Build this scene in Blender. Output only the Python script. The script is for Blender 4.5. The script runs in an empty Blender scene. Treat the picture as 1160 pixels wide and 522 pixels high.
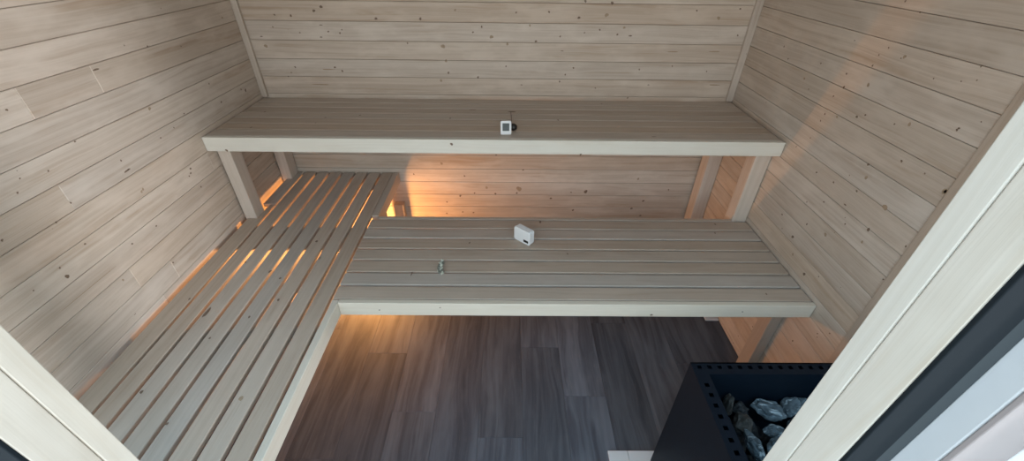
import bpy, bmesh, math, random
from mathutils import Vector, Matrix, Euler
from mathutils import noise as mnoise

random.seed(11)
S = bpy.context.scene
COL = S.collection

# ------------------------------------------------------------------ room data
H = 1.6554                      # eye height of the photographer above the floor
XL, XR, YB = -1.2363, 1.1216, 2.0893
YF = 0.26                       # inner face of the door wall
ZU, ZL = 0.9884, 0.5753         # tops of the upper and the lower bench
ZC = 2.08                       # ceiling
BW, B0 = 0.0822, 1.0893         # wall board cover width, one seam level

# ------------------------------------------------------------------ helpers
def link(o, parent=None):
    COL.objects.link(o)
    if parent is not None:
        o.parent = parent
        o.matrix_parent_inverse = Matrix.Identity(4)
    return o

def tag(o, label=None, cat=None, group=None, kind=None):
    if label: o['label'] = label
    if cat: o['category'] = cat
    if group: o['group'] = group
    if kind: o['kind'] = kind
    return o

def empty(name, loc=(0, 0, 0), rot=(0, 0, 0)):
    o = bpy.data.objects.new(name, None)
    o.location = loc; o.rotation_euler = rot
    o.empty_display_size = 0.05
    return link(o)

class MB:
    """collects geometry, with a grain coordinate (along, across, random) per corner"""
    def __init__(self):
        self.v = []; self.f = []; self.g = []; self.m = []; self.s = []
    def add_bm(self, bm, along=0, rnd=None, mat=0, smooth=False, M=None, goff=(0, 0)):
        rnd = random.uniform(0, 50) if rnd is None else rnd
        bm.normal_update()
        base = len(self.v)
        bm.verts.index_update()
        for v in bm.verts:
            self.v.append((M @ v.co) if M else v.co.copy())
        for f in bm.faces:
            n = f.normal
            d = max(range(3), key=lambda i: abs(n[i]))
            if d == along:
                a, b = [i for i in range(3) if i != along]
                sc = 0.12
            else:
                a = along; b = 3 - along - d; sc = 1.0
            self.f.append([base + v.index for v in f.verts])
            self.g.append([(v.co[a] * sc + goff[0], v.co[b] + goff[1] + 0.31 * d, rnd) for v in f.verts])
            self.m.append(mat); self.s.append(smooth)
        bm.free()
    def box(self, a, b, along=0, bev=0.002, seg=2, rnd=None, mat=0, M=None):
        bm = bmesh.new()
        vs = [bm.verts.new((x, y, z)) for x in (a[0], b[0]) for y in (a[1], b[1]) for z in (a[2], b[2])]
        for q in ((0, 1, 3, 2), (4, 6, 7, 5), (0, 4, 5, 1), (2, 3, 7, 6), (0, 2, 6, 4), (1, 5, 7, 3)):
            bm.faces.new([vs[i] for i in q])
        bmesh.ops.recalc_face_normals(bm, faces=bm.faces)
        if bev > 0:
            bmesh.ops.bevel(bm, geom=list(bm.edges), offset=bev, segments=seg, affect='EDGES', profile=0.5)
        self.add_bm(bm, along, rnd, mat, False, M)
        return self
    def prism(self, pts, z0, z1, along=1, bev=0.0, rnd=None, mat=0, seg=2):
        """vertical prism over a plan outline"""
        bm = bmesh.new()
        lo = [bm.verts.new((p[0], p[1], z0)) for p in pts]
        hi = [bm.verts.new((p[0], p[1], z1)) for p in pts]
        bm.faces.new(lo[::-1]); bm.faces.new(hi)
        n = len(pts)
        for i in range(n):
            bm.faces.new((lo[i], lo[(i + 1) % n], hi[(i + 1) % n], hi[i]))
        bmesh.ops.recalc_face_normals(bm, faces=bm.faces)
        if bev > 0:
            bmesh.ops.bevel(bm, geom=list(bm.edges), offset=bev, segments=seg, affect='EDGES', profile=0.5)
        self.add_bm(bm, along, rnd, mat)
        return self
    def tube(self, pts, r, n=10, mat=0, rnd=None):
        bm = bmesh.new(); rings = []
        pts = [Vector(p) for p in pts]
        for i, p in enumerate(pts):
            t = (pts[min(i + 1, len(pts) - 1)] - pts[max(i - 1, 0)]).normalized()
            u = t.cross(Vector((0, 0, 1)));
            if u.length < 1e-3: u = t.cross(Vector((0, 1, 0)))
            u.normalize(); w = t.cross(u)
            rr = r[i] if isinstance(r, (list, tuple)) else r
            rings.append([bm.verts.new(p + rr * (math.cos(6.2832 * k / n) * u + math.sin(6.2832 * k / n) * w)) for k in range(n)])
        for a, b in zip(rings, rings[1:]):
            for k in range(n):
                bm.faces.new((a[k], a[(k + 1) % n], b[(k + 1) % n], b[k]))
        bm.faces.new(rings[0][::-1]); bm.faces.new(rings[-1])
        bmesh.ops.recalc_face_normals(bm, faces=bm.faces)
        self.add_bm(bm, 0, rnd, mat, True)
        return self
    def build(self, name, mats, parent=None, loc=None):
        me = bpy.data.meshes.new(name)
        org = Vector(loc) if loc is not None else Vector((0, 0, 0))
        me.from_pydata([v - org for v in self.v], [], self.f)
        if not isinstance(mats, (list, tuple)): mats = [mats]
        for m in mats: me.materials.append(m)
        at = me.attributes.new('gc', 'FLOAT_VECTOR', 'CORNER')
        flat = [c for f in self.g for p in f for c in p]
        at.data.foreach_set('vector', flat)
        me.polygons.foreach_set('material_index', self.m)
        me.polygons.foreach_set('use_smooth', self.s)
        me.update()
        o = bpy.data.objects.new(name, me)
        o.location = org
        return link(o, parent)

# ------------------------------------------------------------------ materials
class NT:
    def __init__(self, name):
        self.mat = bpy.data.materials.new(name); self.mat.use_nodes = True
        self.t = self.mat.node_tree; self.t.nodes.clear()
        self.out = self.t.nodes.new('ShaderNodeOutputMaterial')
        self.b = self.t.nodes.new('ShaderNodeBsdfPrincipled')
        self.t.links.new(self.b.outputs[0], self.out.inputs[0])
    def set(self, sock, v):
        if hasattr(v, 'is_output') or isinstance(v, bpy.types.NodeSocket): self.t.links.new(v, sock)
        elif v is not None: sock.default_value = v
    def math(self, op, a, b=None, c=None, clamp=False):
        n = self.t.nodes.new('ShaderNodeMath'); n.operation = op; n.use_clamp = clamp
        for i, x in enumerate((a, b, c)):
            if x is not None: self.set(n.inputs[i], x)
        return n.outputs[0]
    def xyz(self, x, y, z):
        n = self.t.nodes.new('ShaderNodeCombineXYZ')
        for i, q in enumerate((x, y, z)): self.set(n.inputs[i], q)
        return n.outputs[0]
    def sep(self, v):
        n = self.t.nodes.new('ShaderNodeSeparateXYZ'); self.set(n.inputs[0], v); return n.outputs
    def noise(self, v, scale=1, detail=2, rough=0.5, dist=0):
        n = self.t.nodes.new('ShaderNodeTexNoise'); self.set(n.inputs['Vector'], v)
        n.inputs['Scale'].default_value = scale; n.inputs['Detail'].default_value = detail
        n.inputs['Roughness'].default_value = rough; n.inputs['Distortion'].default_value = dist
        return n.outputs['Fac']
    def ramp(self, f, lo, hi, a=0.0, b=1.0):
        n = self.t.nodes.new('ShaderNodeMapRange'); n.interpolation_type = 'SMOOTHSTEP'
        self.set(n.inputs[0], f); self.set(n.inputs[1], lo); self.set(n.inputs[2], hi)
        n.inputs[3].default_value = a; n.inputs[4].default_value = b
        return n.outputs[0]
    def mix(self, f, a, b, mode='MIX'):
        n = self.t.nodes.new('ShaderNodeMix'); n.data_type = 'RGBA'; n.blend_type = mode
        self.set(n.inputs[0], f)
        for s, x in ((n.inputs[6], a), (n.inputs[7], b)):
            if isinstance(x, tuple): x = (*x, 1)
            self.set(s, x)
        return n.outputs[2]
    def white(self, v):
        n = self.t.nodes.new('ShaderNodeTexWhiteNoise'); n.noise_dimensions = '1D'; self.set(n.inputs['W'], v)
        return n.outputs['Value']
    def bump(self, h, strength, dist):
        n = self.t.nodes.new('ShaderNodeBump'); self.set(n.inputs['Height'], h)
        n.inputs['Strength'].default_value = strength; n.inputs['Distance'].default_value = dist
        self.t.links.new(n.outputs[0], self.b.inputs['Normal'])

def spruce(name, base, dark, knots=1.0, rough=0.55, var=0.10, streak=1.0, contrast=1.0, tint=(0.95, 0.80, 0.66)):
    n = NT(name)
    a = n.t.nodes.new('ShaderNodeAttribute'); a.attribute_name = 'gc'
    x, y, z = n.sep(a.outputs['Vector'])
    r1 = n.white(z); r2 = n.white(n.math('ADD', z, 3.17)); r3 = n.white(n.math('ADD', z, 9.71))
    z10 = n.math('MULTIPLY', z, 10.0)
    # knots: sparse round cells
    kv = n.xyz(n.math('ADD', x, n.math('MULTIPLY', z, 3.7)), n.math('ADD', y, n.math('MULTIPLY', z, 1.3)), 0.0)
    vo = n.t.nodes.new('ShaderNodeTexVoronoi'); vo.voronoi_dimensions = '2D'; vo.feature = 'F1'
    n.set(vo.inputs['Vector'], kv); vo.inputs['Scale'].default_value = 9.0
    d = n.math('MULTIPLY', vo.outputs['Distance'], 1 / 9.0)
    wob = n.noise(n.xyz(n.math('MULTIPLY', x, 160), n.math('MULTIPLY', y, 160), z10), 1, 1)
    d = n.math('ADD', d, n.math('MULTIPLY', n.math('SUBTRACT', wob, 0.5), 0.004))
    kc = n.sep(vo.outputs['Color'])
    kr = n.math('MULTIPLY', n.math('SUBTRACT', kc[0], 1.0 - 0.62 * knots), 0.0085)   # radius, negative = no knot
    kr = n.math('MULTIPLY', kr, n.math('ADD', 0.35, kc[1]))
    km = n.ramp(n.math('SUBTRACT', kr, d), -0.0012, 0.0010)
    halo = n.ramp(n.math('SUBTRACT', n.math('MULTIPLY', kr, 3.2), d), -0.001, 0.008)
    # grain
    low = n.noise(n.xyz(n.math('MULTIPLY', x, 1.6), n.math('MULTIPLY', y, 7), z10), 1, 2)
    warp = n.math('MULTIPLY', n.math('SUBTRACT', low, 0.5), 0.05)
    yk = n.math('ADD', n.math('ADD', y, warp), n.math('MULTIPLY', halo, 0.006))
    g1 = n.noise(n.xyz(n.math('MULTIPLY', x, 0.7), n.math('MULTIPLY', yk, 75), z10), 1, 2, 0.6)
    g2 = n.noise(n.xyz(n.math('MULTIPLY', x, 2.2), n.math('MULTIPLY', yk, 330), z10), 1, 2, 0.6)
    g3 = n.noise(n.xyz(n.math('MULTIPLY', x, 5), n.math('MULTIPLY', y, 14), z10), 1, 3, 0.6)
    s1 = n.noise(n.xyz(n.math('MULTIPLY', x, 5), n.math('MULTIPLY', y, 260), n.math('ADD', z10, 5)), 1, 1)
    st = n.ramp(s1, 0.76, 0.84)
    gr = n.math('ADD', n.math('MULTIPLY', n.ramp(g1, 0.35, 0.72), 0.62), n.math('MULTIPLY', n.ramp(g2, 0.3, 0.7), 0.38))
    c = n.mix(n.math('MULTIPLY', gr, 0.36 * contrast), base, dark)
    g5 = n.noise(n.xyz(n.math('MULTIPLY', x, 1.8), n.math('MULTIPLY', yk, 34), n.math('ADD', z10, 3)), 1, 3, 0.65, 0.3)
    c = n.mix(n.math('MULTIPLY', n.ramp(g5, 0.52, 0.72), 0.30 * contrast), c, (dark[0] * 1.05, dark[1] * 0.98, dark[2] * 0.9))
    c = n.mix(n.math('MULTIPLY', n.ramp(g3, 0.42, 0.70), 0.42 * contrast), c, (min(1, base[0] * 1.12), min(1, base[1] * 1.13), min(1, base[2] * 1.14)))
    c = n.mix(n.math('MULTIPLY', r2, 0.55), c, tint, 'MULTIPLY')
    c = n.mix(n.math('MULTIPLY', halo, 0.35), c, (dark[0] * 0.85, dark[1] * 0.78, dark[2] * 0.7))
    c = n.mix(n.math('MULTIPLY', st, 0.45 * streak), c, (dark[0] * 0.5, dark[1] * 0.42, dark[2] * 0.35))
    c = n.mix(n.math('MULTIPLY', km, 0.75), c, (0.10, 0.065, 0.045))
    v = n.math('ADD', 1.0 - var, n.math('MULTIPLY', r1, 2 * var))
    hsv = n.t.nodes.new('ShaderNodeHueSaturation'); n.set(hsv.inputs['Value'], v); n.set(hsv.inputs['Color'], c)
    n.set(hsv.inputs['Saturation'], n.math('ADD', 0.9, n.math('MULTIPLY', r3, 0.2)))
    n.set(n.b.inputs['Base Color'], hsv.outputs[0])
    n.set(n.b.inputs['Roughness'], n.math('ADD', rough - 0.05, n.math('MULTIPLY', gr, 0.12)))
    n.b.inputs['Specular IOR Level'].default_value = 0.35
    n.bump(n.math('SUBTRACT', gr, n.math('MULTIPLY', km, 1.5)), 0.18, 0.0006)
    return n.mat

def vinyl(name):
    n = NT(name)
    a = n.t.nodes.new('ShaderNodeAttribute'); a.attribute_name = 'gc'
    x, y, z = n.sep(a.outputs['Vector'])
    r1 = n.white(z); r2 = n.white(n.math('ADD', z, 2.2)); z10 = n.math('MULTIPLY', z, 10.0)
    low = n.noise(n.xyz(n.math('MULTIPLY', x, 2.2), n.math('MULTIPLY', y, 9), z10), 1, 2)
    yk = n.math('ADD', y, n.math('MULTIPLY', n.math('SUBTRACT', low, 0.5), 0.09))
    g1 = n.noise(n.xyz(n.math('MULTIPLY', x, 1.0), n.math('MULTIPLY', yk, 38), z10), 1, 3, 0.6)
    g2 = n.noise(n.xyz(n.math('MULTIPLY', x, 6), n.math('MULTIPLY', yk, 230), z10), 1, 2, 0.7)
    g3 = n.noise(n.xyz(n.math('MULTIPLY', x, 2.4), n.math('MULTIPLY', y, 11), n.math('ADD', z10, 4)), 1, 3, 0.6)
    g4 = n.noise(n.xyz(n.math('MULTIPLY', x, 22), n.math('MULTIPLY', y, 300), n.math('ADD', z10, 7)), 1, 2, 0.6)
    c = n.mix(n.ramp(g1, 0.32, 0.7), (0.068, 0.073, 0.088), (0.120, 0.131, 0.154))
    c = n.mix(n.math('MULTIPLY', n.ramp(g3, 0.42, 0.72), 0.5), c, (0.19, 0.205, 0.235))
    c = n.mix(n.math('MULTIPLY', n.ramp(g2, 0.5, 0.75), 0.14), c, (0.055, 0.042, 0.037))
    c = n.mix(n.math('MULTIPLY', n.ramp(g4, 0.60, 0.75), 0.25), c, (0.26, 0.23, 0.22))
    hsv = n.t.nodes.new('ShaderNodeHueSaturation'); n.set(hsv.inputs['Color'], c)
    n.set(hsv.inputs['Value'], n.math('ADD', 0.74, n.math('MULTIPLY', r1, 0.52)))
    n.set(hsv.inputs['Saturation'], n.math('ADD', 0.75, n.math('MULTIPLY', r2, 0.4)))
    n.set(n.b.inputs['Base Color'], hsv.outputs[0])
    n.b.inputs['Roughness'].default_value = 0.62
    n.b.inputs['Specular IOR Level'].default_value = 0.3
    n.bump(n.math('ADD', g2, g1), 0.25, 0.0005)
    return n.mat

def plain(name, col, rough=0.5, metal=0.0, spec=0.5, var=0.06, scale=40, bump=0.0):
    n = NT(name)
    tc = n.t.nodes.new('ShaderNodeTexCoord')
    f = n.noise(tc.outputs['Object'], scale, 3)
    k = var
    c = n.mix(f, tuple(q * (1 - k) for q in col), tuple(min(1, q * (1 + k)) for q in col))
    n.set(n.b.inputs['Base Color'], c)
    n.b.inputs['Roughness'].default_value = rough; n.b.inputs['Metallic'].default_value = metal
    n.b.inputs['Specular IOR Level'].default_value = spec
    if bump: n.bump(f, bump, 0.001)
    return n.mat

def stone(name, a, b, c):
    n = NT(name)
    tc = n.t.nodes.new('ShaderNodeTexCoord'); p = tc.outputs['Object']
    f = n.noise(p, 28, 4, 0.6)
    x, y, z = n.sep(p)
    w = n.noise(n.xyz(n.math('MULTIPLY', x, 25), n.math('MULTIPLY', y, 110), n.math('MULTIPLY', z, 60)), 1, 3, 0.6, 0.6)
    col = n.mix(n.ramp(f, 0.35, 0.65), a, b)
    col = n.mix(n.math('MULTIPLY', n.ramp(w, 0.52, 0.66), 0.8), col, c)
    n.set(n.b.inputs['Base Color'], col)
    n.b.inputs['Roughness'].default_value = 0.7
    n.bump(n.math('ADD', f, w), 0.6, 0.003)
    return n.mat

M_WALL = spruce('spruce_cladding', (0.585, 0.512, 0.445), (0.36, 0.275, 0.205), knots=0.30, var=0.08, contrast=1.55, tint=(0.95, 0.86, 0.77))
M_BENCH = spruce('bench_timber', (0.50, 0.44, 0.385), (0.31, 0.245, 0.195), knots=0.12, rough=0.42, var=0.07, streak=0.8)
M_FASCIA = spruce('pale_fascia_timber', (0.70, 0.67, 0.60), (0.52, 0.46, 0.38), knots=0.06, rough=0.45, var=0.04, contrast=0.7, streak=0.3)
M_POST = spruce('post_timber', (0.61, 0.545, 0.485), (0.42, 0.34, 0.27), knots=0.12, rough=0.5, var=0.03, streak=0.4)
M_FRAME = spruce('door_frame_timber', (0.62, 0.60, 0.55), (0.47, 0.43, 0.36), knots=0.0, rough=0.5, var=0.03, contrast=1.3, streak=0.2)
M_FLOOR = vinyl('grey_brown_vinyl_plank')
M_BLACK = plain('black_steel', (0.005, 0.010, 0.018), 0.5, 0.0, 0.15, 0.3, 60, 0.05)
M_SEAL = plain('black_rubber_seal', (0.006, 0.010, 0.014), 0.7, spec=0.2)
M_GREY = plain('grey_painted_metal', (0.025, 0.034, 0.04), 0.5)
M_WHITE = plain('white_plastic', (0.80, 0.80, 0.80), 0.35, var=0.02)
M_PAINT = plain('white_paint', (0.80, 0.81, 0.82), 0.45, var=0.03)
M_BOARD = plain('grey_white_board', (0.50, 0.52, 0.54), 0.5, var=0.05)
M_PALE = plain('pale_lacquered_wood', (0.30, 0.262, 0.258), 0.5, var=0.05)
M_TILE = plain('white_glazed_tile', (0.78, 0.79, 0.80), 0.2, var=0.02)
M_SCREEN = plain('grey_screen', (0.085, 0.09, 0.085), 0.25, var=0.1)
M_DARKSCREEN = plain('dark_display', (0.02, 0.02, 0.022), 0.2)
M_RUBBER = plain('black_rubber', (0.015, 0.013, 0.012), 0.35)
M_CABLE = plain('brown_cable', (0.13, 0.08, 0.05), 0.5)
M_KNOT = plain('dark_knot_wood', (0.17, 0.115, 0.08), 0.6, var=0.4, scale=200)
M_KNOTL = plain('brown_knot_wood', (0.34, 0.25, 0.17), 0.6, var=0.35, scale=160)
M_LAMP = plain('lamp_porcelain', (0.7, 0.68, 0.62), 0.4)
M_STONE = stone('blue_grey_stone', (0.05, 0.07, 0.085), (0.13, 0.17, 0.20), (0.42, 0.50, 0.55))
M_STONE_D = stone('dark_stone', (0.012, 0.014, 0.017), (0.03, 0.032, 0.036), (0.05, 0.05, 0.05))
M_STONE_B = stone('brownish_stone', (0.04, 0.038, 0.036), (0.085, 0.078, 0.07), (0.13, 0.12, 0.11))
M_LEAF = plain('dry_leaf', (0.24, 0.24, 0.20), 0.7, var=0.3, scale=300)
M_LEAFP = plain('pale_dry_leaf', (0.62, 0.62, 0.52), 0.7, var=0.2, scale=300)
M_DECK = plain('terrace_decking', (0.36, 0.34, 0.32), 0.7, var=0.1, scale=5)

# ------------------------------------------------------------------ room shell
def levels(z0, z1):
    k = math.floor((z0 - B0) / BW)
    out = []
    while B0 + k * BW < z1:
        a = max(z0, B0 + k * BW); b = min(z1, B0 + (k + 1) * BW)
        if b - a > 0.006: out.append((a, b))
        k += 1
    return out

GAP = 0.0006
def clad(mb, side, u0, u1, z0=0.0, z1=ZC, cuts=False, face=None):
    """tongue and groove boards; the board face stands exactly on the wall plane"""
    T = 0.014
    for a, b in levels(z0, z1):
        segs = [u0, u1]
        if cuts:
            for _ in range(random.choice((0, 1, 1, 2))):
                segs.append(random.uniform(u0 + 0.15, u1 - 0.15))
            segs.sort()
        for s, e in zip(segs, segs[1:]):
            if e - s < 0.05: continue
            A, Bz = a + GAP, b - GAP
            if side == 'left': mb.box((XL - T, s, A), (XL, e, Bz), 1, 0.0015, 1)
            elif side == 'right': mb.box((XR, s, A), (XR + T, e, Bz), 1, 0.0015, 1)
            elif side == 'back': mb.box((s, YB, A), (e, YB + T, Bz), 0, 0.0015, 1)
            elif side == 'front': mb.box((s, YF - T, A), (e, YF, Bz), 0, 0.0015, 1)

def knots(mb, wall, items, mi=1):
    """knots grown into the boards where the photo shows them: (u, z, half length, half height[, material])"""
    for it in items:
        u, z, ru, rz = it[:4]; m = it[4] if len(it) > 4 else mi
        n = 14; pts = []; ru *= 0.72; rz *= 0.72
        ph = random.uniform(0, 6)
        for k in range(n):
            a = 6.2832 * k / n
            w = 1 + 0.16 * math.sin(2 * a + ph) + 0.10 * math.sin(3 * a + 2 * ph)
            pts.append((u + ru * w * math.cos(a), z + rz * w * math.sin(a)))
        bm = bmesh.new(); e = 0.0004
        if wall == 'left': c = [Vector((XL + e, p[0], p[1])) for p in pts]
        elif wall == 'right': c = [Vector((XR - e, p[0], p[1])) for p in pts]
        elif wall == 'back': c = [Vector((p[0], YB - e, p[1])) for p in pts]
        elif wall[0] == 'top': c = [Vector((p[0], p[1], wall[1] + e)) for p in pts]
        elif wall[0] == 'facey': c = [Vector((p[0], wall[1] - e, p[1])) for p in pts]
        vs = [bm.verts.new(p) for p in c]
        f = bm.faces.new(vs)
        f.normal_update()
        want = {'left': (1, 0, 0), 'right': (-1, 0, 0), 'back': (0, -1, 0), 'top': (0, 0, 1), 'facey': (0, -1, 0)}[wall if isinstance(wall, str) else wall[0]]
        if f.normal.dot(Vector(want)) < 0: f.normal_flip()
        mb.add_bm(bm, 0, mat=m)

TH = 0.06
K = lambda *a: a
KNOT_LEFT = []; KNOT_RIGHT = []; KNOT_BACK = []
KNOT_LEFT = [(1.29,1.32,0.0139,0.0041,1),(1.405,1.162,0.0079,0.0079,2),(1.111,1.168,0.0038,0.0038,1),(1.453,0.91,0.0062,0.0062,1),(1.963,1.058,0.0091,0.0091,1),(1.933,1.071,0.0053,0.0053,1),(1.77,1.066,0.0057,0.0057,1),(1.741,1.151,0.0044,0.0044,1),(1.391,1.062,0.0041,0.0041,1),(1.208,1.062,0.0042,0.0042,1),(1.207,1.026,0.0137,0.004,1),(1.225,0.948,0.006,0.006,2),(1.005,1.296,0.0039,0.0039,1),(0.908,1.118,0.0036,0.0036,1),(1.518,1.339,0.0045,0.0045,1),(1.543,1.096,0.0044,0.0044,1),(1.467,1.07,0.0036,0.0036,1),(1.981,1.361,0.0061,0.0061,2),(0.933,1.145,0.0031,0.0031,1),(1.431,0.889,0.0044,0.0044,1),(0.876,0.867,0.0079,0.0079,1),(0.875,0.899,0.0039,0.0039,1),(0.793,0.892,0.0028,0.0028,1),(1.088,0.821,0.0046,0.0046,1),(1.198,0.816,0.0046,0.0046,1),(0.939,1.007,0.0039,0.0039,1),(0.967,0.912,0.0044,0.0044,1),(1.216,0.944,0.0059,0.0059,2),(1.216,1.027,0.0103,0.003,1),(1.444,0.895,0.0055,0.0055,1),(1.002,1.131,0.0036,0.0036,1),(0.996,0.745,0.0051,0.0051,2),(0.814,1.039,0.0043,0.0043,1),(1.181,0.664,0.0046,0.0046,1),(0.91,0.798,0.12,0.0016,2),(0.963,0.623,0.0056,0.0016,1),(1.461,0.825,0.005,0.005,1),(1.002,1.031,0.0037,0.0037,1)]
KNOT_RIGHT = [(1.334,1.519,0.004,0.004,1),(1.268,1.499,0.0031,0.0031,1),(1.244,1.39,0.007,0.007,2),(1.334,1.375,0.0035,0.0035,1),(1.312,1.4,0.0034,0.0034,1),(1.338,1.343,0.0044,0.0044,1),(1.426,1.296,0.0047,0.0047,1),(1.028,1.416,0.0029,0.0029,1),(1.319,1.29,0.0077,0.0077,2),(1.411,1.256,0.0065,0.0065,1),(1.566,1.296,0.0041,0.0041,1),(1.817,1.302,0.0051,0.0051,1),(1.761,1.267,0.0046,0.0046,1),(1.62,1.228,0.0061,0.0061,2),(1.438,1.218,0.0043,0.0043,1),(1.44,1.154,0.0047,0.0047,1),(1.446,1.127,0.0041,0.0041,1),(1.381,1.165,0.0061,0.0061,2),(1.302,1.194,0.006,0.006,1),(1.274,1.21,0.0045,0.0045,1),(1.162,1.223,0.0036,0.0036,1),(1.118,1.239,0.0069,0.0069,2),(0.989,1.278,0.004,0.004,1),(0.951,1.309,0.0025,0.0025,1),(1.052,1.375,0.0024,0.0024,1),(1.018,1.387,0.0025,0.0025,1),(1.125,1.362,0.0028,0.0028,1),(1.456,1.393,0.0029,0.0029,1),(1.573,1.202,0.0036,0.0036,1),(1.253,1.384,0.003,0.003,1),(1.079,1.145,0.005,0.005,1),(1.173,1.088,0.0061,0.0061,1),(1.156,1.051,0.0078,0.0078,2),(0.999,1.147,0.0031,0.0031,1),(1.263,0.976,0.0049,0.0049,1),(1.162,0.999,0.0051,0.0051,1),(1.354,0.967,0.0052,0.0052,1),(1.046,1.01,0.0119,0.0119,2),(1.261,0.898,0.0047,0.0047,1),(1.138,0.887,0.0044,0.0044,1),(1.054,0.923,0.0077,0.0077,1),(1.05,0.878,0.0062,0.0062,2),(1.187,0.808,0.0088,0.0088,2),(1.284,0.786,0.0053,0.0053,1),(1.319,0.702,0.0087,0.0087,1),(1.278,0.646,0.007,0.007,2),(1.185,0.625,0.0087,0.0087,1),(0.927,0.955,0.0042,0.0042,1),(0.925,0.832,0.004,0.004,1),(1.424,0.739,0.0054,0.0054,1),(1.333,0.854,0.0037,0.0037,1),(1.509,0.999,0.0038,0.0038,1),(1.457,1.057,0.0036,0.0036,1),(1.217,1.027,0.0029,0.0029,1),(1.176,0.939,0.0099,0.0029,1),(1.39,0.692,0.0036,0.0036,1),(1.124,0.666,0.0038,0.0038,1),(0.925,1.134,0.0114,0.0114,2),(0.925,1.134,0.0057,0.0057,1),(0.897,1.062,0.0035,0.0035,1),(0.991,1.273,0.004,0.004,1),(1.236,0.148,0.0048,0.0048,1),(1.293,0.211,0.0045,0.0045,1),(1.348,0.082,0.0039,0.0039,1),(1.357,0.021,0.0044,0.0044,1),(1.079,0.37,0.0052,0.0052,1),(1.008,0.495,0.0038,0.0038,1),(1.001,0.484,0.0032,0.0032,1),(0.97,0.54,0.0043,0.0043,1),(0.902,0.547,0.0044,0.0044,1),(0.913,0.566,0.0035,0.0035,1)]
KNOT_BACK = [(-0.846,1.393,0.0087,0.0087,1),(-0.882,1.377,0.0083,0.0083,1),(-0.991,1.356,0.0068,0.0068,1),(-1.064,1.359,0.0052,0.0052,1),(-0.609,1.348,0.008,0.008,1),(-0.408,1.349,0.008,0.008,1),(-0.131,1.319,0.0061,0.0061,1),(-0.087,1.277,0.0107,0.0107,2),(-0.48,1.246,0.005,0.005,1),(-0.315,1.234,0.0125,0.0125,2),(-0.172,1.296,0.0053,0.0053,1),(-0.838,1.292,0.0053,0.0053,1),(-0.97,1.286,0.0041,0.0041,1),(-1.087,1.309,0.004,0.004,1),(-1.146,1.227,0.0104,0.0104,2),(-1.036,1.133,0.0055,0.0055,1),(-0.845,1.134,0.0064,0.0064,1),(-0.813,1.117,0.0064,0.0064,1),(-0.306,1.169,0.0085,0.0085,2),(-0.299,1.114,0.0069,0.0069,1),(-0.338,1.077,0.0087,0.0087,2),(-0.156,1.094,0.0069,0.0069,1),(-1.062,1.108,0.0043,0.0043,1),(-1.082,1.089,0.0039,0.0039,1),(-0.786,1.286,0.0053,0.0053,1),(-0.774,1.3,0.0041,0.0041,1),(-0.865,1.319,0.0097,0.0028,1),(-1.153,1.268,0.0098,0.0029,1),(-0.877,1.268,0.0098,0.0029,1),(-0.932,1.052,0.0524,0.0039,2),(-0.248,1.386,0.0063,0.0063,2),(-0.878,1.124,0.0462,0.0035,2),(0.026,1.379,0.0052,0.0052,1),(0.174,1.383,0.006,0.006,1),(0.333,1.427,0.0071,0.0071,1),(0.311,1.361,0.008,0.008,1),(0.435,1.373,0.0112,0.0112,2),(0.453,1.421,0.0087,0.0087,1),(0.412,1.312,0.0053,0.0053,1),(0.523,1.322,0.0073,0.0073,2),(0.557,1.288,0.0128,0.0037,1),(0.232,1.282,0.0053,0.0053,1),(0.496,1.293,0.0057,0.0057,1),(0.838,1.395,0.0052,0.0052,1),(1.031,1.404,0.0055,0.0055,1),(0.945,1.366,0.0096,0.0096,2),(1.055,1.295,0.0053,0.0053,1),(0.09,1.327,0.0065,0.0065,2),(0.12,1.26,0.0074,0.0074,1),(-0.013,1.247,0.0083,0.0083,2),(0.343,1.299,0.0041,0.0041,1),(0.307,1.143,0.0056,0.0056,1),(0.27,1.111,0.0052,0.0052,1),(0.245,1.078,0.0057,0.0057,1),(0.783,1.156,0.0047,0.0047,1),(0.627,1.139,0.0051,0.0051,1),(0.956,1.133,0.0043,0.0043,1),(0.425,1.048,0.0044,0.0044,1),(-0.019,1.147,0.0051,0.0051,1),(0.771,1.221,0.0402,0.003,2),(0.968,1.224,0.0402,0.003,2),(1.013,1.069,0.042,0.0032,2),(0.686,1.066,0.0084,0.0024,1),(0.058,1.06,0.0084,0.0024,1),(0.246,1.219,0.009,0.0026,1),(0.594,1.001,0.0053,0.0053,1),(-0.537,0.561,0.006,0.006,1),(0.078,0.593,0.0064,0.0064,1),(-0.252,0.552,0.0065,0.0065,1),(-0.129,0.478,0.0102,0.0102,2),(0.057,0.472,0.0204,0.0204,2),(-0.2,0.442,0.0062,0.0062,1),(-0.079,0.438,0.0082,0.0082,1),(-0.284,0.422,0.0082,0.0082,1),(-0.365,0.38,0.0062,0.0062,1),(-0.276,0.311,0.0063,0.0063,1),(-0.212,0.307,0.0069,0.0069,1),(-0.372,0.3,0.0069,0.0069,1),(0.245,0.41,0.0088,0.0088,1),(0.36,0.452,0.0061,0.0061,1),(0.444,0.457,0.0143,0.0143,1),(0.382,0.33,0.0084,0.0084,1),(0.045,0.444,0.0077,0.0077,1),(-0.375,0.628,0.0098,0.0098,2),(0.79,0.398,0.0088,0.0088,1),(0.73,0.345,0.0089,0.0089,1),(0.792,0.295,0.008,0.008,1),(0.922,0.474,0.0061,0.0061,1),(0.733,0.543,0.009,0.009,2)]

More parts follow.
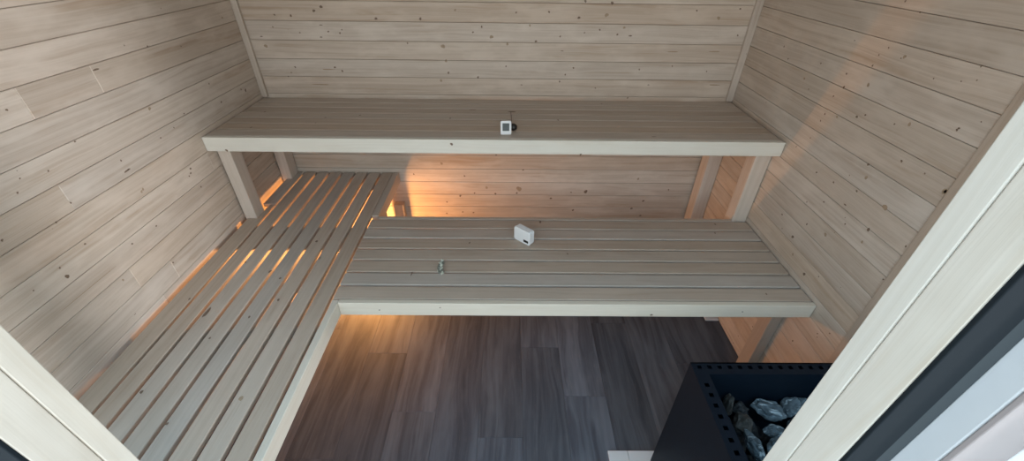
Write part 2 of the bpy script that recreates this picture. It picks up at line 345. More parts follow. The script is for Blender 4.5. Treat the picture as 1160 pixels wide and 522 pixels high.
m = MB(); clad(m, 'left', YF, YB, cuts=True)
m.box((XL - TH, YF - 0.06, -0.02), (XL - 0.0145, YB + TH, ZC), 1, 0)
knots(m, 'left', KNOT_LEFT)
tag(m.build('wall_left', [M_WALL, M_KNOT, M_KNOTL]), kind='structure')
m = MB(); clad(m, 'right', YF, YB)
m.box((XR + 0.0145, YF - 0.06, -0.02), (XR + TH, YB + TH, ZC), 1, 0)
knots(m, 'right', KNOT_RIGHT)
tag(m.build('wall_right', [M_WALL, M_KNOT, M_KNOTL]), kind='structure')
m = MB(); clad(m, 'back', XL, XR)
m.box((XL - 0.0145, YB + 0.0145, -0.02), (XR + 0.0145, YB + TH, ZC), 0, 0)
knots(m, 'back', KNOT_BACK)
tag(m.build('wall_back', [M_WALL, M_KNOT, M_KNOTL]), kind='structure')

# door wall, around the doorway the picture is taken from, with an unseen opening added on either side for more daylight
JL, JR, DT = -0.4631, 0.3241, 1.98
LIGHT_OPENINGS = [(-1.19, -0.56, 0.62, 2.0), (0.44, 1.08, 0.72, 2.0)]
def cells(x0, x1, z0, z1, holes):
    xs = sorted({x0, x1} | {v for h in holes for v in h[:2] if x0 < v < x1})
    out = []
    for a, b in zip(xs, xs[1:]):
        hs = [h for h in holes if h[0] <= a and h[1] >= b]
        if hs: out += [(a, b, z0, hs[0][2]), (a, b, hs[0][3], z1)]
        else: out.append((a, b, z0, z1))
    return out
m = MB(); m2 = MB()
for (x0, x1) in ((XL, JL - 0.046), (JR + 0.047, XR)):
    for a, b, z0, z1 in cells(x0, x1, -0.02, ZC, LIGHT_OPENINGS):
        clad(m, 'front', a, b, max(z0, 0), z1)
        m.box((a, YF - 0.06, z0), (b, YF - 0.0145, z1), 0, 0)
clad(m, 'front', JL - 0.046, JR + 0.047, DT + 0.046, ZC)
m.box((JL - 0.046, YF - 0.06, DT + 0.046), (JR + 0.047, YF - 0.0145, ZC), 0, 0)
tag(m.build('wall_front', M_WALL), kind='structure')
for i, (x0, x1, z0, z1) in enumerate(LIGHT_OPENINGS):  # unglazed frames round the added daylight openings
    m = MB(); t = 0.03
    m.box((x0, 0.195, z0), (x0 + t, YF + 0.004, z1), 2, 0.002); m.box((x1 - t, 0.195, z0), (x1, YF + 0.004, z1), 2, 0.002)
    m.box((x0 + t, 0.195, z0), (x1 - t, YF + 0.004, z0 + t), 0, 0.002); m.box((x0 + t, 0.195, z1 - t), (x1 - t, YF + 0.004, z1), 0, 0.002)
    tag(m.build('added_light_opening_%d' % (i + 1), M_FRAME), kind='structure')

m = MB()
k = 0; y = YF
while y < YB:
    b = min(y + 0.0822, YB)
    m.box((XL, y + GAP, ZC), (XR, b - GAP, ZC + 0.014), 0, 0.0015, 1); y = b
m.box((XL - TH, YF - 0.06, ZC + 0.0145), (XR + TH, YB + TH, ZC + 0.06), 0, 0)
tag(m.build('ceiling', M_WALL), kind='structure')

# floor planks
m = MB()
ends = {-3: [0.997], -1: [0.886], 0: [1.338], 1: [1.073], -2: [1.62], 2: [1.5], -4: [1.3], 3: [0.75], -5: [0.8], -6: [1.45], -7: [1.0], 4: [1.25], 5: [0.95]}
PW = 0.185
for c in range(-8, 7):
    x0 = 0.065 + PW * c; x1 = x0 + PW
    x0, x1 = max(x0, XL), min(x1, XR)
    if x1 - x0 < 0.01: continue
    cuts = [0.2] + ends.get(c, [1.1]) + [YB]
    for s, e in zip(cuts, cuts[1:]):
        m.box((x0 + 0.0003, s + 0.0003, -0.006), (x1 - 0.0003, e - 0.0003, 0), 1, 0.0005, 1)
m.box((XL - TH, 0.2, -0.06), (XR + TH, YB + TH, -0.0205), 1, 0); m.box((XL + 0.0003, 0.2, -0.0205), (XR - 0.0003, YB - 0.0003, -0.0065), 1, 0)
tag(m.build('floor', M_FLOOR), kind='structure')

m = MB()
for k in range(24):
    m.box((-1.9, 0.19 - 0.125 * (k + 1) + 0.003, -0.05), (1.9, 0.19 - 0.125 * k - 0.003, -0.02), 0, 0.002, 1)
tag(m.build('terrace_deck', M_DECK), kind='structure')

# corner battens
def batten(name, a, b, bev=0.003, mat=None):
    mm = MB(); mm.box(a, b, 2, bev, 2); return tag(mm.build(name, mat or M_WALL), kind='structure')
batten('trim_1', (XL + 0.0003, YB - 0.016, ZU + 0.004), (XL + 0.029, YB - 0.0003, ZC))
batten('trim_2', (XR - 0.033, YB - 0.016, ZU + 0.004), (XR - 0.0003, YB - 0.0003, ZC))
batten('trim_3', (XR - 0.003, 0.872, 0.001), (XR - 0.0003, 0.9187, ZC), 0.001, M_BENCH)

# door frame: two grooved jambs, head, threshold, seal, outer boards
door = empty('door_1', (0, 0.23, 0)); tag(door, kind='structure')
def part(mb, name, mat, parent):
    o = mb.build(name, mat)
    o.parent = parent; o.matrix_parent_inverse = parent.matrix_basis.inverted()
    return o
for sgn, J in ((-1, JL), (1, JR)):
    def X(d): return J + sgn * d
    def bx(mb, d0, d1, y0, y1, z0=0.0, z1=DT, bev=0.002, seg=2):
        a, b = sorted((X(d0), X(d1))); mb.box((a, y0, z0), (b, y1, z1), 2, bev, seg)
    m = MB()
    bx(m, 0.0, 0.045, 0.2378, YF + 0.0005, bev=0.0012)
    bx(m, 0.0, 0.045, 0.2005, 0.2368, bev=0.0012)
    bx(m, 0.003, 0.045, 0.236, 0.239, bev=0)
    part(m, 'jamb', M_FRAME, door)
    m = MB(); bx(m, 0.0, 0.0300, 0.196, 0.2003, bev=0.001); part(m, 'rubber_seal', M_SEAL, door)
    m = MB(); bx(m, 0.0302, 0.0456, 0.197, 0.2003, bev=0.001); part(m, 'seal_carrier', M_GREY, door)
    m = MB(); bx(m, 0.0461, 0.095, 0.1755, 0.199, bev=0.0015); part(m, 'outer_board', M_BOARD, door)
    m = MB(); bx(m, 0.0461, 0.094, 0.1705, 0.1752, bev=0.001); part(m, 'cover_strip', M_PALE, door)
    m = MB(); bx(m, 0.0945, 0.112, 0.135, 0.1752, bev=0.002); part(m, 'outer_casing', M_PAINT, door)
m = MB(); m.box((JL, 0.2005, DT), (JR, YF, DT + 0.044), 0, 0.003); part(m, 'door_head', M_FRAME, door)
m = MB(); m.box((JL + 0.001, 0.185, -0.0195), (JR - 0.001, 0.199, 0.012), 0, 0.003); part(m, 'threshold', M_FRAME, door)

# outer face of the house wall
m = MB()
for (x0, x1) in ((-1.9, JL - 0.10), (JR + 0.12, 1.9)):
    for a, b, z0, z1 in cells(x0, x1, -0.02, 2.3, LIGHT_OPENINGS): m.box((a, 0.14, z0), (b, 0.194, z1), 0, 0)
m.box((JL - 0.10, 0.14, DT + 0.06), (JR + 0.12, 0.195, 2.3), 2, 0.002)
tag(m.build('wall_outside', M_PAINT), kind='structure')
m = MB()  # unseen slatted screen, added to keep direct sun out of the right-hand opening
for k in range(24):
    m.box((1.12, -0.42, -0.019 + 0.09 * k), (2.3, -0.395, -0.019 + 0.09 * k + 0.088), 0, 0.002, 1)
tag(m.build('added_sun_screen', M_DECK), kind='structure')

# ------------------------------------------------------------------ benches
ST = 0.022      # slat thickness
def bench_part(mb, name, mat, root, label=None):
    o = part(mb, name, mat, root)
    if label: o['label'] = label
    return o

# upper bench
UB = empty('upper_bench', (-0.06, 1.83, 0))
tag(UB, 'high slatted spruce bench across the back wall with a pale front board', 'bench')
UF = 1.5707
m = MB(); n = 7; y0 = UF + 0.0255; p = (YB - 0.004 - y0) / n
for i in range(n):
    m.box((XL + 0.006, y0 + p * i, ZU - ST), (XR - 0.006, y0 + p * (i + 1) - 0.0065, ZU), 0, 0.0028, 3)
KNOT_UP = []
KNOT_UP = [(-1.125,1.871,0.0053,0.0084,1),(-0.824,1.806,0.0051,0.0082,1),(-0.679,1.839,0.0052,0.0083,1),(-0.842,1.741,0.0038,0.0061,1),(-0.267,1.812,0.0056,0.0089,1),(-0.175,1.926,0.02,0.0058,1),(-1.091,1.682,0.0052,0.0084,1),(0.218,1.802,0.0059,0.0095,1),(0.454,2.032,0.0044,0.007,1),(0.597,1.621,0.014,0.0041,1),(0.011,1.904,0.0298,0.0087,1)]
knots(m, ('top', ZU), KNOT_UP)
bench_part(m, 'seat', [M_BENCH, M_KNOT, M_KNOTL], UB)
m = MB(); m.box((XL + 0.002, UF, ZU - 0.0600), (XR - 0.002, UF + 0.0205, ZU + 0.0005), 0, 0.0025, 2)
KNOT_UF = []
KNOT_UF = [(-0.234,0.97,0.0079,0.0079,1),(0.293,0.929,0.0058,0.0058,1),(-0.054,0.924,0.0044,0.0044,1),(-1.153,0.934,0.0072,0.0072,1)]
knots(m, ('facey', UF), KNOT_UF)
bench_part(m, 'fascia', [M_FASCIA, M_KNOT, M_KNOTL], UB, 'pale planed front board')
for x0 in (XL + 0.02, -0.45, 0.33, XR - 0.062):
    m = MB(); m.box((x0, UF + 0.022, ZU - ST - 0.045), (x0 + 0.042, YB - 0.003, ZU - ST - 0.0008), 1, 0.002); bench_part(m, 'bearer', M_BENCH, UB)
PH = ZU - ST - 0.046
for (a, b) in (((-1.2262, 1.613), (-1.1735, 1.683)), ((-1.229, 2.0), (-1.1765, 2.078)),
               ((1.0525, 1.6225), (1.1198, 1.690)), ((1.050, 1.995), (1.1198, 2.072))):
    m = MB(); m.box((a[0], a[1], 0), (b[0], b[1], PH), 2, 0.003); bench_part(m, 'post', M_POST, UB)

# lower bench (right part of the L)
LB = empty('lower_bench', (0.24, 1.34, 0))
tag(LB, 'low slatted spruce bench in front of the high one, slats parallel to the back wall', 'bench')
LF = 1.0664; XG = -0.6446
m = MB(); y0 = 1.0882 + 0.003; p = (1.6143 - 1.0882) / 7
for i in range(7):
    m.box((XG + 0.004, y0 + p * i, ZL - ST), (XR - 0.005, y0 + p * (i + 1) - 0.0095, ZL), 0, 0.0032, 3)
KNOT_LB = []
KNOT_LB = [(-0.379,1.228,0.0036,0.018,1),(0.146,1.596,0.0074,0.0118,1),(-0.169,1.432,0.005,0.0079,1),(0.247,1.36,0.0044,0.0071,1),(0.96,1.589,0.0053,0.0086,1),(0.931,1.518,0.0048,0.0077,1),(0.966,1.127,0.004,0.0064,1)]
knots(m, ('top', ZL), KNOT_LB)
bench_part(m, 'seat', [M_BENCH, M_KNOT, M_KNOTL], LB)
m = MB(); m.box((-0.6146, LF, ZL - 0.0607), (XR - 0.002, LF + 0.0202, ZL + 0.0003), 0, 0.0025, 2)
KNOT_LF = []
KNOT_LF = [(-0.247,0.556,0.0038,0.0038,1),(-0.469,0.542,0.0042,0.0042,1),(0.528,0.525,0.0065,0.0065,1),(0.859,0.544,0.0039,0.0039,1)]
knots(m, ('facey', LF), KNOT_LF)
bench_part(m, 'fascia', [M_FASCIA, M_KNOT, M_KNOTL], LB, 'pale planed front board')
m = MB(); m.box((-0.613, 1.617, ZL - 0.058), (1.0505, 1.638, ZL - 0.001), 0, 0.0025, 2)
bench_part(m, 'back_rail', M_BENCH, LB)
for x0 in (-0.57, -0.02, 0.52, 1.065):
    m = MB(); m.box((x0, LF + 0.023, ZL - ST - 0.045), (x0 + 0.042, 1.612, ZL - ST - 0.0008), 1, 0.002); bench_part(m, 'bearer', M_BENCH, LB)
for (a, b) in (((1.074, 1.170), (1.1206, 1.235)), ((1.0525, 1.545), (1.104, 1.605))):
    m = MB(); m.box((a[0], a[1], 0), (b[0], b[1], ZL - ST - 0.0455), 2, 0.003); bench_part(m, 'post', M_BENCH, LB)

# side bench (left part of the L), slats running into the room
SB = empty('side_bench', (-0.93, 1.2, 0))
tag(SB, 'low slatted spruce bench along the left wall with warm light in its gaps', 'bench')
m = MB(); p = 0.0712
for i in range(7):
    x1 = XG - p * i - 0.0055; x0 = XG - p * (i + 1) + 0.0065
    m.box((x0, YF + 0.004, ZL - 0.0185), (x1, YB - 0.008, ZL), 1, 0.0034, 3)
# slat by the wall, cut round the two posts
xa, xb = -1.2150, XG - p * 7 - 0.0035
m.prism([(xa, YF + 0.004), (xb, YF + 0.004), (xb, 1.733), (-1.1705, 1.733), (-1.1705, 1.609), (xa, 1.609)], ZL - 0.0185, ZL, 1, 0.0025)
m.prism([(-1.2065, 1.738), (xb, 1.738), (xb, YB - 0.008), (-1.1735, YB - 0.008), (-1.1735, 1.996), (-1.2065, 1.996)], ZL - 0.0185, ZL, 1, 0.0025)
KNOT_SB = []
KNOT_SB = [(-1.054,0.708,0.0056,0.009,1),(-0.917,0.613,0.0043,0.0069,1),(-0.832,1.081,0.0058,0.0092,1),(-0.935,1.236,0.0069,0.0111,1),(-1.052,1.018,0.0074,0.037,1),(-0.975,0.905,0.0043,0.0069,1),(-0.894,0.998,0.0049,0.0078,1),(-0.829,1.435,0.0069,0.011,1),(-0.772,1.321,0.0072,0.0116,2),(-0.878,1.197,0.0051,0.0082,1),(-1.06,1.292,0.0046,0.0074,1),(-1.153,1.083,0.0045,0.0072,1),(-0.759,0.689,0.0076,0.0121,2)]
knots(m, ('top', ZL), KNOT_SB)
bench_part(m, 'seat', [M_BENCH, M_KNOT, M_KNOTL], SB)
m = MB(); m.prism([(-0.6392, YF + 0.004), (-0.6150, YF + 0.004), (-0.6150, LF - 0.0008), (-0.6155, LF + 0.018), (-0.6392, LF + 0.018)], ZL - 0.0607, ZL + 0.0003, 1, 0.0022)
bench_part(m, 'fascia', M_FASCIA, SB, 'pale planed edge board')
m = MB(); m.box((-0.6490, 1.6415, ZL - 0.0607), (-0.6170, YB - 0.004, ZL - 0.0005), 1, 0.0025); bench_part(m, 'rear_fascia', M_BENCH, SB)
for ya, yw, zz in ((0.34, 0.042, 0.063), (0.93, 0.042, 0.063), (1.525, 0.042, 0.135), (2.047, 0.040, 0.063)):
    m = MB(); m.box((-1.165 if ya > 1.9 else -1.205, ya, ZL - zz), (-0.6425, ya + yw, ZL - 0.0188), 0, 0.002); bench_part(m, 'bearer', M_BENCH, SB)
for (a, b) in (((-0.690, 0.385), (-0.642, 0.433)), ((-1.18, 0.385), (-1.13, 0.433))):
    m = MB(); m.box((a[0], a[1], 0), (b[0], b[1], ZL - ST - 0.0455 + 0.044), 2, 0.003); bench_part(m, 'post', M_BENCH, SB)
m = MB(); m.box((-0.729, 1.93, 0), (-0.689, 1.972, ZL - 0.0192), 2, 0.003); bench_part(m, 'post', M_BENCH, SB)
m = MB(); m.box((-0.668, 2.046, 0.12), (-0.612, 2.0885, 0.382), 2, 0.002); bench_part(m, 'wall_cleat', M_BENCH, SB)

# ------------------------------------------------------------------ warm lamp low under the side bench
LX, LY, LZ = -0.79, 1.79, 0.21
lamp = empty('low_lamp', (LX, LY, 0.0004))
tag(lamp, 'small warm lamp standing on the floor under the side bench near the back wall', 'lamp')
def lathe(prof, n=28):
    bm = bmesh.new(); rings = []
    for r, h in prof:
        rings.append([bm.verts.new((r * math.cos(6.2832 * k / n), r * math.sin(6.2832 * k / n), h)) for k in range(n)])
    for a, b in zip(rings, rings[1:]):
        for k in range(n): bm.faces.new((a[k], a[(k + 1) % n], b[(k + 1) % n], b[k]))
    bm.faces.new(rings[0]); bm.faces.new(rings[-1][::-1])
    bmesh.ops.recalc_face_normals(bm, faces=bm.faces)
    return bm
m = MB(); m.add_bm(lathe([(0.05, 0), (0.05, 0.012), (0.042, 0.02), (0.012, 0.026), (0.010, 0.10), (0.018, 0.105), (0.018, 0.128)]), 0)
m.build('lamp_base', M_GREY, lamp)
nb = NT('warm_bulb'); nb.b.inputs['Base Color'].default_value = (1, 0.8, 0.5, 1)
nb.b.inputs['Emission Color'].default_value = (1, 0.42, 0.11, 1); nb.b.inputs['Emission Strength'].default_value = 5
m = MB(); m.add_bm(lathe([(0.012, 0.128), (0.020, 0.138), (0.025, 0.152), (0.022, 0.166), (0.008, 0.174)]), 0, smooth=True)
m.build('bulb', nb.mat, lamp)
m = MB(); m.tube([(-0.045, 0, 0.018), (-0.045, 0, 0.262)], 0.0022, 8); m.build('shade_rod', M_GREY, lamp)
m = MB(); m.add_bm(lathe([(0.052, 0.262), (0.053, 0.266), (0.03, 0.274), (0.004, 0.277)]), 0); m.build('shade', M_GREY, lamp)
ld = bpy.data.lights.new('warm_light', 'POINT'); ld.energy = 21; ld.color = (1.0, 0.43, 0.12); ld.shadow_soft_size = 0.015
lo = bpy.data.objects.new('warm_light', ld); lo.location = (LX, LY, LZ); link(lo)

# ------------------------------------------------------------------ stove
SZ = 0.6207
SX0, SX1, SY0, SY1 = 0.5475, 0.985, 0.335, 0.7855
sx, sy = (SX0 + SX1) / 2, (SY0 + SY1) / 2
stove = empty('sauna_stove', (sx, sy, 0.028))
tag(stove, 'black steel sauna stove with a perforated rim, open top full of stones, at the right', 'stove')
# body: open tank, wall thickness 3 mm
m = MB(); t = 0.003; zb = 0.03
m.box((SX0, SY0, zb), (SX0 + t, SY1, SZ - 0.0022), 2, 0.0008, 1); m.box((SX1 - t, SY0, zb), (SX1, SY1, SZ - 0.0022), 2, 0.0008, 1)
m.box((SX0 + t, SY0, zb), (SX1 - t, SY0 + t, SZ - 0.0022), 2, 0.0008, 1); m.box((SX0 + t, SY1 - t, zb), (SX1 - t, SY1, SZ - 0.0022), 2, 0.0008, 1)
m.box((SX0 + t, SY0 + t, zb), (SX1 - t, SY1 - t, zb + t), 0, 0)
part(m, 'body', M_BLACK, stove)
# inner basket walls
RW = 0.041
m = MB(); zi = 0.37
ix0, ix1, iy0, iy1 = SX0 + RW, SX1 - RW, SY0 + RW, SY1 - RW
m.box((ix0 - 0.002, iy0, zi), (ix0, iy1, SZ - 0.0022), 2, 0); m.box((ix1, iy0, zi), (ix1 + 0.002, iy1, SZ - 0.0022), 2, 0)
m.box((ix0 - 0.002, iy1, zi), (ix1 + 0.002, iy1 + 0.002, SZ - 0.0022), 0, 0); m.box((ix0 - 0.002, iy0 - 0.002, zi), (ix1 + 0.002, iy0, SZ - 0.0022), 0, 0)
m.box((ix0 - 0.002, iy0 - 0.002, zi - 0.003), (ix1 + 0.002, iy1 + 0.002, zi), 0, 0)
part(m, 'stone_basket', M_BLACK, stove)
# rim with real square holes
def rim_strip(mb, ax, a0, a1, c, w, off, pitch, hole, z):
    """strip along axis ax from a0 to a1, centred on c across with width w, holes every pitch"""
    us = [a0]; centres = []
    u = off
    while u + hole / 2 + 0.004 < a1:
        if u - hole / 2 - 0.004 > a0: centres.append(u)
        u += pitch
    def quad(u0, u1, v0, v1):
        if u1 - u0 < 1e-5 or v1 - v0 < 1e-5: return
        A = (u0, v0, z - 0.002) if ax == 0 else (v0, u0, z - 0.002)
        B = (u1, v1, z) if ax == 0 else (v1, u1, z)
        mb.box(A, B, ax, 0, rnd=1.0)
    h = hole / 2; cur = a0
    for q in centres:
        quad(cur, q - h, c - w / 2, c + w / 2)
        quad(q - h, q + h, c - w / 2, c - h); quad(q - h, q + h, c + h, c + w / 2)
        cur = q + h
    quad(cur, a1, c - w / 2, c + w / 2)
m = MB()
rim_strip(m, 1, SY0, SY1 - RW, SX0 + RW / 2, RW, 0.7087 - 0.0318 * 11, 0.0318, 0.0125, SZ)
rim_strip(m, 0, SX0, SX1, SY1 - RW / 2 + 0.004, RW - 0.008, 0.5689, 0.0302, 0.0125, SZ)
m.box((SX0, SY1 - 0.004 + 0.0, SZ - 0.002), (SX1, SY1, SZ), 0, 0); m.box((SX0, SY1 - RW, SZ - 0.002), (SX1, SY1 - RW + 0.008, SZ), 0, 0)
rim_strip(m, 1, SY0, SY1 - RW, SX1 - RW / 2, RW, 0.7087 - 0.0318 * 11, 0.0318, 0.0125, SZ)
rim_strip(m, 0, SX0 + RW, SX1 - RW, SY0 + RW / 2, RW, 0.6, 0.0302, 0.0125, SZ)
part(m, 'perforated_rim', M_BLACK, stove)
for a in (SX0 + 0.03, SX1 - 0.06):
    for b in (SY0 + 0.03, SY1 - 0.06):
        m = MB(); m.box((a, b, 0.0085), (a + 0.03, b + 0.03, zb), 2, 0.002); part(m, 'foot', M_BLACK, stove)

# hearth tiles below the stove
ht = empty('hearth_plate', (0.68, 0.55, 0.0))
tag(ht, 'flat white tiled plate on the floor under the black stove', 'floor plate')
m = MB()
xs = [0.3964, 0.4739, 0.73, 0.985]
for a, b in zip(xs, xs[1:]):
    m.box((a + 0.0006, 0.30, 0.0003), (b - 0.0006, 0.832, 0.008), 0, 0.0012, 2)
part(m, 'tile_slab', M_TILE, ht)

# stones
def rock(name, loc, size, rot, mat, seed, label, group=None, sub=4):
    size = tuple(q * 1.2 for q in size)
    bm = bmesh.new(); bmesh.ops.create_icosphere(bm, subdivisions=sub, radius=1.0)
    rs = random.Random(seed)
    planes = [(Vector((rs.gauss(0, 1), rs.gauss(0, 1), rs.gauss(0, 1))).normalized(), rs.uniform(0.62, 0.9)) for _ in range(13)]
    for v in bm.verts:
        q = v.co.copy()
        for nrm, dd in planes:
            k = q.dot(nrm)
            if k > dd: q -= nrm * (k - dd) * 0.92
        q *= 1 + 0.22 * mnoise.noise(q * 2.3 + Vector((seed, 0, 0)))
        q += q.normalized() * 0.045 * mnoise.noise(q * 6 + Vector((0, seed, 0)))
        v.co = Vector((q.x * size[0], q.y * size[1], q.z * size[2]))
    mm = MB(); mm.add_bm(bm, 0, smooth=False)
    o = mm.build(name, mat)
    o.location = loc; o.rotation_euler = rot
    if label: tag(o, label, 'stone', group)
    return o
GS = 'sauna stones in the stove'
rocks = [
 ((0.790, 0.706, 0.500), (0.040, 0.026, 0.026), (0.2, 0.1, -0.25), M_STONE, 'large pale blue-grey streaked stone in the middle of the stove basket'),
 ((0.856, 0.714, 0.500), (0.021, 0.023, 0.032), (0.1, 0.2, 0.2), M_STONE, 'upright blue-grey stone at the back of the basket, right of the large streaked one'),
 ((0.907, 0.720, 0.498), (0.027, 0.018, 0.026), (0.1, 0.1, -0.2), M_STONE, 'blue-grey stone furthest back and right in the basket by the door frame edge'),
 ((0.909, 0.680, 0.488), (0.025, 0.019, 0.022), (0.2, 0.1, 0.1), M_STONE, 'blue-grey stone just in front of the furthest right stone'),
 ((0.856, 0.668, 0.482), (0.022, 0.020, 0.022), (0.1, 0.4, 0.4), M_STONE, 'small round blue-grey stone below the upright one'),
 ((0.838, 0.628, 0.480), (0.026, 0.018, 0.022), (0.2, 0.3, 0.1), M_STONE, 'blue-grey stone against the door frame edge, below the small round one'),
 ((0.772, 0.596, 0.486), (0.032, 0.026, 0.024), (0.4, 0.1, 0.6), M_STONE, 'broad dull blue stone lowest in view beside the door frame'),
 ((0.697, 0.608, 0.488), (0.014, 0.035, 0.022), (0.15, 0.1, 0.22), M_STONE, 'narrow whitish blue stone lying lengthwise in the left of the basket'),
 ((0.700, 0.676, 0.482), (0.022, 0.028, 0.024), (0.1, 0.2, 0.3), M_STONE_B, 'dull grey-brown oval stone behind the narrow whitish one'),
 ((0.668, 0.718, 0.500), (0.010, 0.020, 0.038), (0.0, 0.1, 0.2), M_STONE_B, 'thin brownish slab standing on edge in the back left of the basket'),
 ((0.716, 0.722, 0.478), (0.020, 0.018, 0.018), (0.2, 0.1, 0.3), M_STONE_D, 'dark stone between the standing slab and the large streaked one'),
 ((0.786, 0.650, 0.476), (0.028, 0.018, 0.018), (0.1, 0.1, 0.1), M_STONE, 'shaded low stone in front of the large streaked one'),
]
for i, (loc, sz, rt, mt, lb) in enumerate(rocks):
    rock('sauna_stone', loc, sz, rt, mt, i + 3, lb, GS)
# bed of dark stones beneath
m = MB(); rs = random.Random(5)
for k in range(90):
    bm = bmesh.new(); bmesh.ops.create_icosphere(bm, subdivisions=2, radius=1.0)
    s = rs.uniform(0.016, 0.027); pl = [(Vector((rs.gauss(0, 1), rs.gauss(0, 1), rs.gauss(0, 1))).normalized(), rs.uniform(0.6, 0.9)) for _ in range(8)]
    ce = Vector((rs.uniform(ix0 + 0.03, ix1 - 0.03), rs.uniform(iy0 + 0.03, iy1 - 0.03), rs.uniform(0.400, 0.440)))
    for v in bm.verts:
        q = v.co.copy()
        for nrm, dd in pl:
            kk = q.dot(nrm)
            if kk > dd: q -= nrm * (kk - dd)
        v.co = q * s + ce
    m.add_bm(bm, 0)
bed = m.build('stone_bed', M_STONE_D)
tag(bed, 'bed of dark small stones filling the stove basket under the larger ones', 'stones', kind='stuff')

# ------------------------------------------------------------------ small things
# white sensor box standing on the lower bench
def rbox(w, h, d, r, bev, n=6):
    """rounded plate in XZ (w x h), depth d along +Y, soft edges"""
    bm = bmesh.new(); pts = []
    for cx, cz, a0 in ((w / 2 - r, h - r, 0), (-w / 2 + r, h - r, 90), (-w / 2 + r, r, 180), (w / 2 - r, r, 270)):
        for k in range(n + 1):
            a = math.radians(a0 + 90 * k / n); pts.append((cx + r * math.cos(a), cz + r * math.sin(a)))
    f0 = [bm.verts.new((x, 0, z)) for x, z in pts]; f1 = [bm.verts.new((x, d, z)) for x, z in pts]
    A = bm.faces.new(f0); B = bm.faces.new(f1[::-1]); N = len(pts)
    for i in range(N): bm.faces.new((f0[i], f1[i], f1[(i + 1) % N], f0[(i + 1) % N]))
    bmesh.ops.recalc_face_normals(bm, faces=bm.faces)
    es = [e for e in bm.edges if (e.verts[0].co.y == e.verts[1].co.y)]
    bmesh.ops.bevel(bm, geom=es, offset=bev, segments=3, affect='EDGES', profile=0.5)
    return bm
ang = math.atan2(1.4068 - 1.4664, 0.0888 - 0.0223)
bx_ = empty('sensor_box', ((0.0223 + 0.0888) / 2, (1.4664 + 1.4068) / 2, ZL + 0.0003), (0, 0, ang))
tag(bx_, 'white rounded plastic sensor box with a small black display standing on the lower bench', 'sensor')
m = MB(); m.add_bm(rbox(0.089, 0.068, 0.012, 0.010, 0.003), 0, smooth=False); m.build('front_cover', M_WHITE, bx_)
m = MB(); m.add_bm(rbox(0.087, 0.066, 0.020, 0.010, 0.003), 0, M=Matrix.Translation((0, 0.0126, 0.001))); m.build('back_shell', M_PAINT, bx_)
m = MB(); m.add_bm(rbox(0.026, 0.011, 0.0012, 0.0015, 0.0003), 0, M=Matrix.Translation((0.024, -0.0012, 0.012))); m.build('display', M_DARKSCREEN, bx_, None)['label'] = 'small black display'

# hygrometer leaning on its black rubber stand on the upper bench
th = empty('thermometer', (-0.0145, 1.6275, ZU + 0.0008), (math.radians(-28), 0, 0.02))
tag(th, 'tiny square white digital thermometer with a grey screen on the upper bench', 'thermometer')
m = MB(); m.add_bm(rbox(0.045, 0.056, 0.009, 0.006, 0.0018), 0); m.build('case', M_WHITE, th)
m = MB(); m.add_bm(rbox(0.028, 0.031, 0.0012, 0.0015, 0.0003), 0, M=Matrix.Translation((0, -0.0012, 0.0145))); m.build('screen', M_SCREEN, th)['label'] = 'grey display'
bm = bmesh.new(); bmesh.ops.create_uvsphere(bm, u_segments=24, v_segments=14, radius=1)
for v in bm.verts: v.co = Vector((v.co.x * 0.017, v.co.y * 0.015, v.co.z * 0.0155))
kn = MB(); kn.add_bm(bm, 0, smooth=True)
kb = kn.build('rubber_stand', M_RUBBER); kb.location = (0.0155, 1.672, ZU + 0.0163)
kn2 = MB()
cable_pts = [(0.010, 1.687, ZU + 0.004), (0.0095, 1.72, ZU + 0.0018), (0.0088, 1.77, ZU + 0.0016), (0.0075, 1.83, ZU + 0.0016), (0.0055, 1.898, ZU + 0.0016), (0.0052, 1.9035, ZU - 0.004)]
kn2.tube(cable_pts, 0.0015, 8)
cb = kn2.build('cable', M_CABLE)
tag(kb, 'round black rubber plug behind the white thermometer on the upper bench', 'plug')
cb.parent = kb; cb.matrix_parent_inverse = kb.matrix_basis.inverted()

# dried sprig on the lower bench
sp = empty('dried_sprig', (-0.2675, 1.262, ZL))
tag(sp, 'small mottled grey-green dried sprig lying on the lower bench', 'sprig')
m = MB(); pts = [(-0.2725 + 0.0006 * k + 0.002 * math.sin(k), 1.302 - 0.0088 * k, ZL + 0.0045 + 0.0015 * math.sin(k * 1.3)) for k in range(10)]
m.tube(pts, [0.0018 - 0.0001 * k for k in range(10)], 7); part(m, 'stem', M_LEAF, sp)
m = MB(); rs = random.Random(8)
for k in range(60):
    i = rs.uniform(0, 8.99); a = Vector(pts[int(i)]).lerp(Vector(pts[int(i) + 1]), i % 1)
    th_ = rs.uniform(0, 6.28); L = rs.uniform(0.010, 0.017); w = L * 0.36
    d = Vector((math.cos(th_), 0.7 * math.sin(th_), rs.uniform(0.1, 0.9))).normalized(); u = d.cross(Vector((0, 0, 1))).normalized(); up = u.cross(d) * 0.0006
    bm = bmesh.new()
    ring = [a, a + d * L * 0.35 + u * w, a + d * L * 0.8 + u * w * 0.7, a + d * L, a + d * L * 0.8 - u * w * 0.7, a + d * L * 0.35 - u * w]
    lo_ = [bm.verts.new(q - up) for q in ring]; hi_ = [bm.verts.new(q + up) for q in ring]
    bm.faces.new(lo_[::-1]); bm.faces.new(hi_)
    for j in range(6): bm.faces.new((lo_[j], lo_[(j + 1) % 6], hi_[(j + 1) % 6], hi_[j]))
    bmesh.ops.recalc_face_normals(bm, faces=bm.faces)
    m.add_bm(bm, 0, mat=rs.choice((0, 0, 1)))
part(m, 'leaves', [M_LEAF, M_LEAFP], sp)

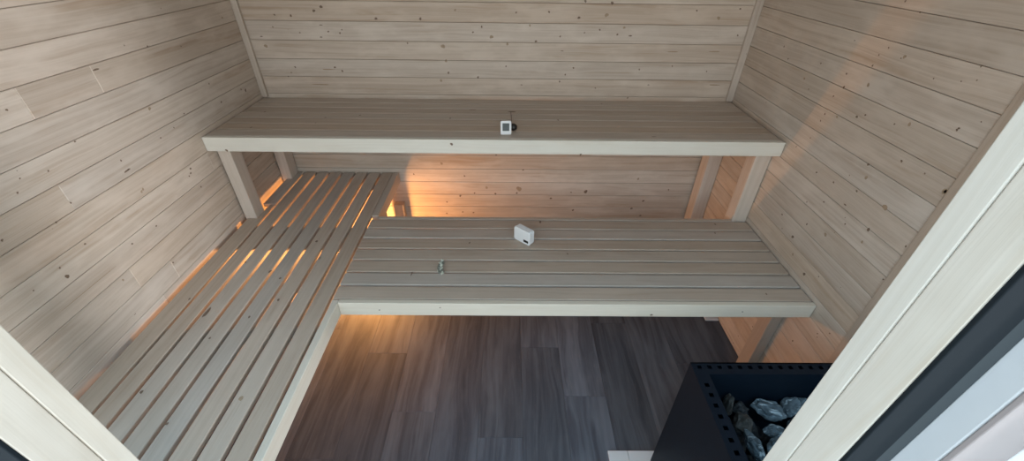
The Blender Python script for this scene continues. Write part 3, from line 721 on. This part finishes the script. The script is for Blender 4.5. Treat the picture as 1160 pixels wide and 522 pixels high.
# short white strip on the floor under the bench at the right wall
m = MB(); m.box((1.050, 1.520, 0.0003), (1.1195, 1.60, 0.010), 0, 0.002)
o = m.build('floor_strip', M_WHITE)
tag(o, 'short white strip on the floor at the foot of the right wall under the bench', 'strip')

# ------------------------------------------------------------------ daylight
w = bpy.data.worlds.new('overcast_sky'); S.world = w; w.use_nodes = True
wt = w.node_tree; bg = wt.nodes['Background']
tc = wt.nodes.new('ShaderNodeTexCoord'); sx_ = wt.nodes.new('ShaderNodeSeparateXYZ'); rp = wt.nodes.new('ShaderNodeValToRGB')
wt.links.new(tc.outputs['Generated'], sx_.inputs[0]); wt.links.new(sx_.outputs[2], rp.inputs[0]); wt.links.new(rp.outputs[0], bg.inputs[0])
rp.color_ramp.elements[0].position = 0.0; rp.color_ramp.elements[0].color = (0.90, 0.905, 0.87, 1)
rp.color_ramp.elements[1].position = 0.85; rp.color_ramp.elements[1].color = (0.48, 0.86, 1.15, 1)
bg.inputs[1].default_value = 2.85
sl = bpy.data.lights.new('soft_sun', 'SUN'); sl.energy = 1.6; sl.angle = math.radians(11); sl.color = (0.97, 0.98, 1.0)
so = bpy.data.objects.new('soft_sun', sl); so.rotation_euler = Vector((0.75, -0.62, 0.10)).to_track_quat('Z', 'Y').to_euler(); so.location = (2, -2, 2.5); link(so)
for (x0, x1, z0, z1) in [(JL, JR, 0.0, DT)] + LIGHT_OPENINGS:
    pl = bpy.data.lights.new('sky_portal', 'AREA'); pl.shape = 'RECTANGLE'; pl.size = x1 - x0; pl.size_y = z1 - z0
    pl.cycles.is_portal = True
    po = bpy.data.objects.new('sky_portal', pl); po.location = ((x0 + x1) / 2, 0.196, (z0 + z1) / 2); po.rotation_euler = (math.radians(90), 0, 0)
    link(po)

# ------------------------------------------------------------------ camera
pit, yaw, rol = map(math.radians, (35.2754, 0.5485, -0.7421))
R = Vector((1, 0, 0)); F = Vector((0, math.cos(pit), -math.sin(pit))); D = Vector((0, -math.sin(pit), -math.cos(pit)))
R, D = math.cos(rol) * R + math.sin(rol) * D, -math.sin(rol) * R + math.cos(rol) * D
Yw = Matrix.Rotation(-yaw, 3, 'Z')
R, F, D = Yw @ R, Yw @ F, Yw @ D
cd = bpy.data.cameras.new('camera'); cam = bpy.data.objects.new('camera', cd); link(cam)
mt = Matrix((R, -D, -F)).transposed().to_4x4(); mt.translation = Vector((0, 0, H))
cam.matrix_world = mt
cd.sensor_fit = 'HORIZONTAL'; cd.sensor_width = 36; cd.lens = 469.39 / 1160 * 36
cd.clip_start = 0.01
S.camera = cam

S.view_settings.view_transform = 'Standard'; S.view_settings.look = 'None'
S.view_settings.gamma = 1; S.view_settings.use_curve_mapping = False
S.view_settings.exposure = 0.08
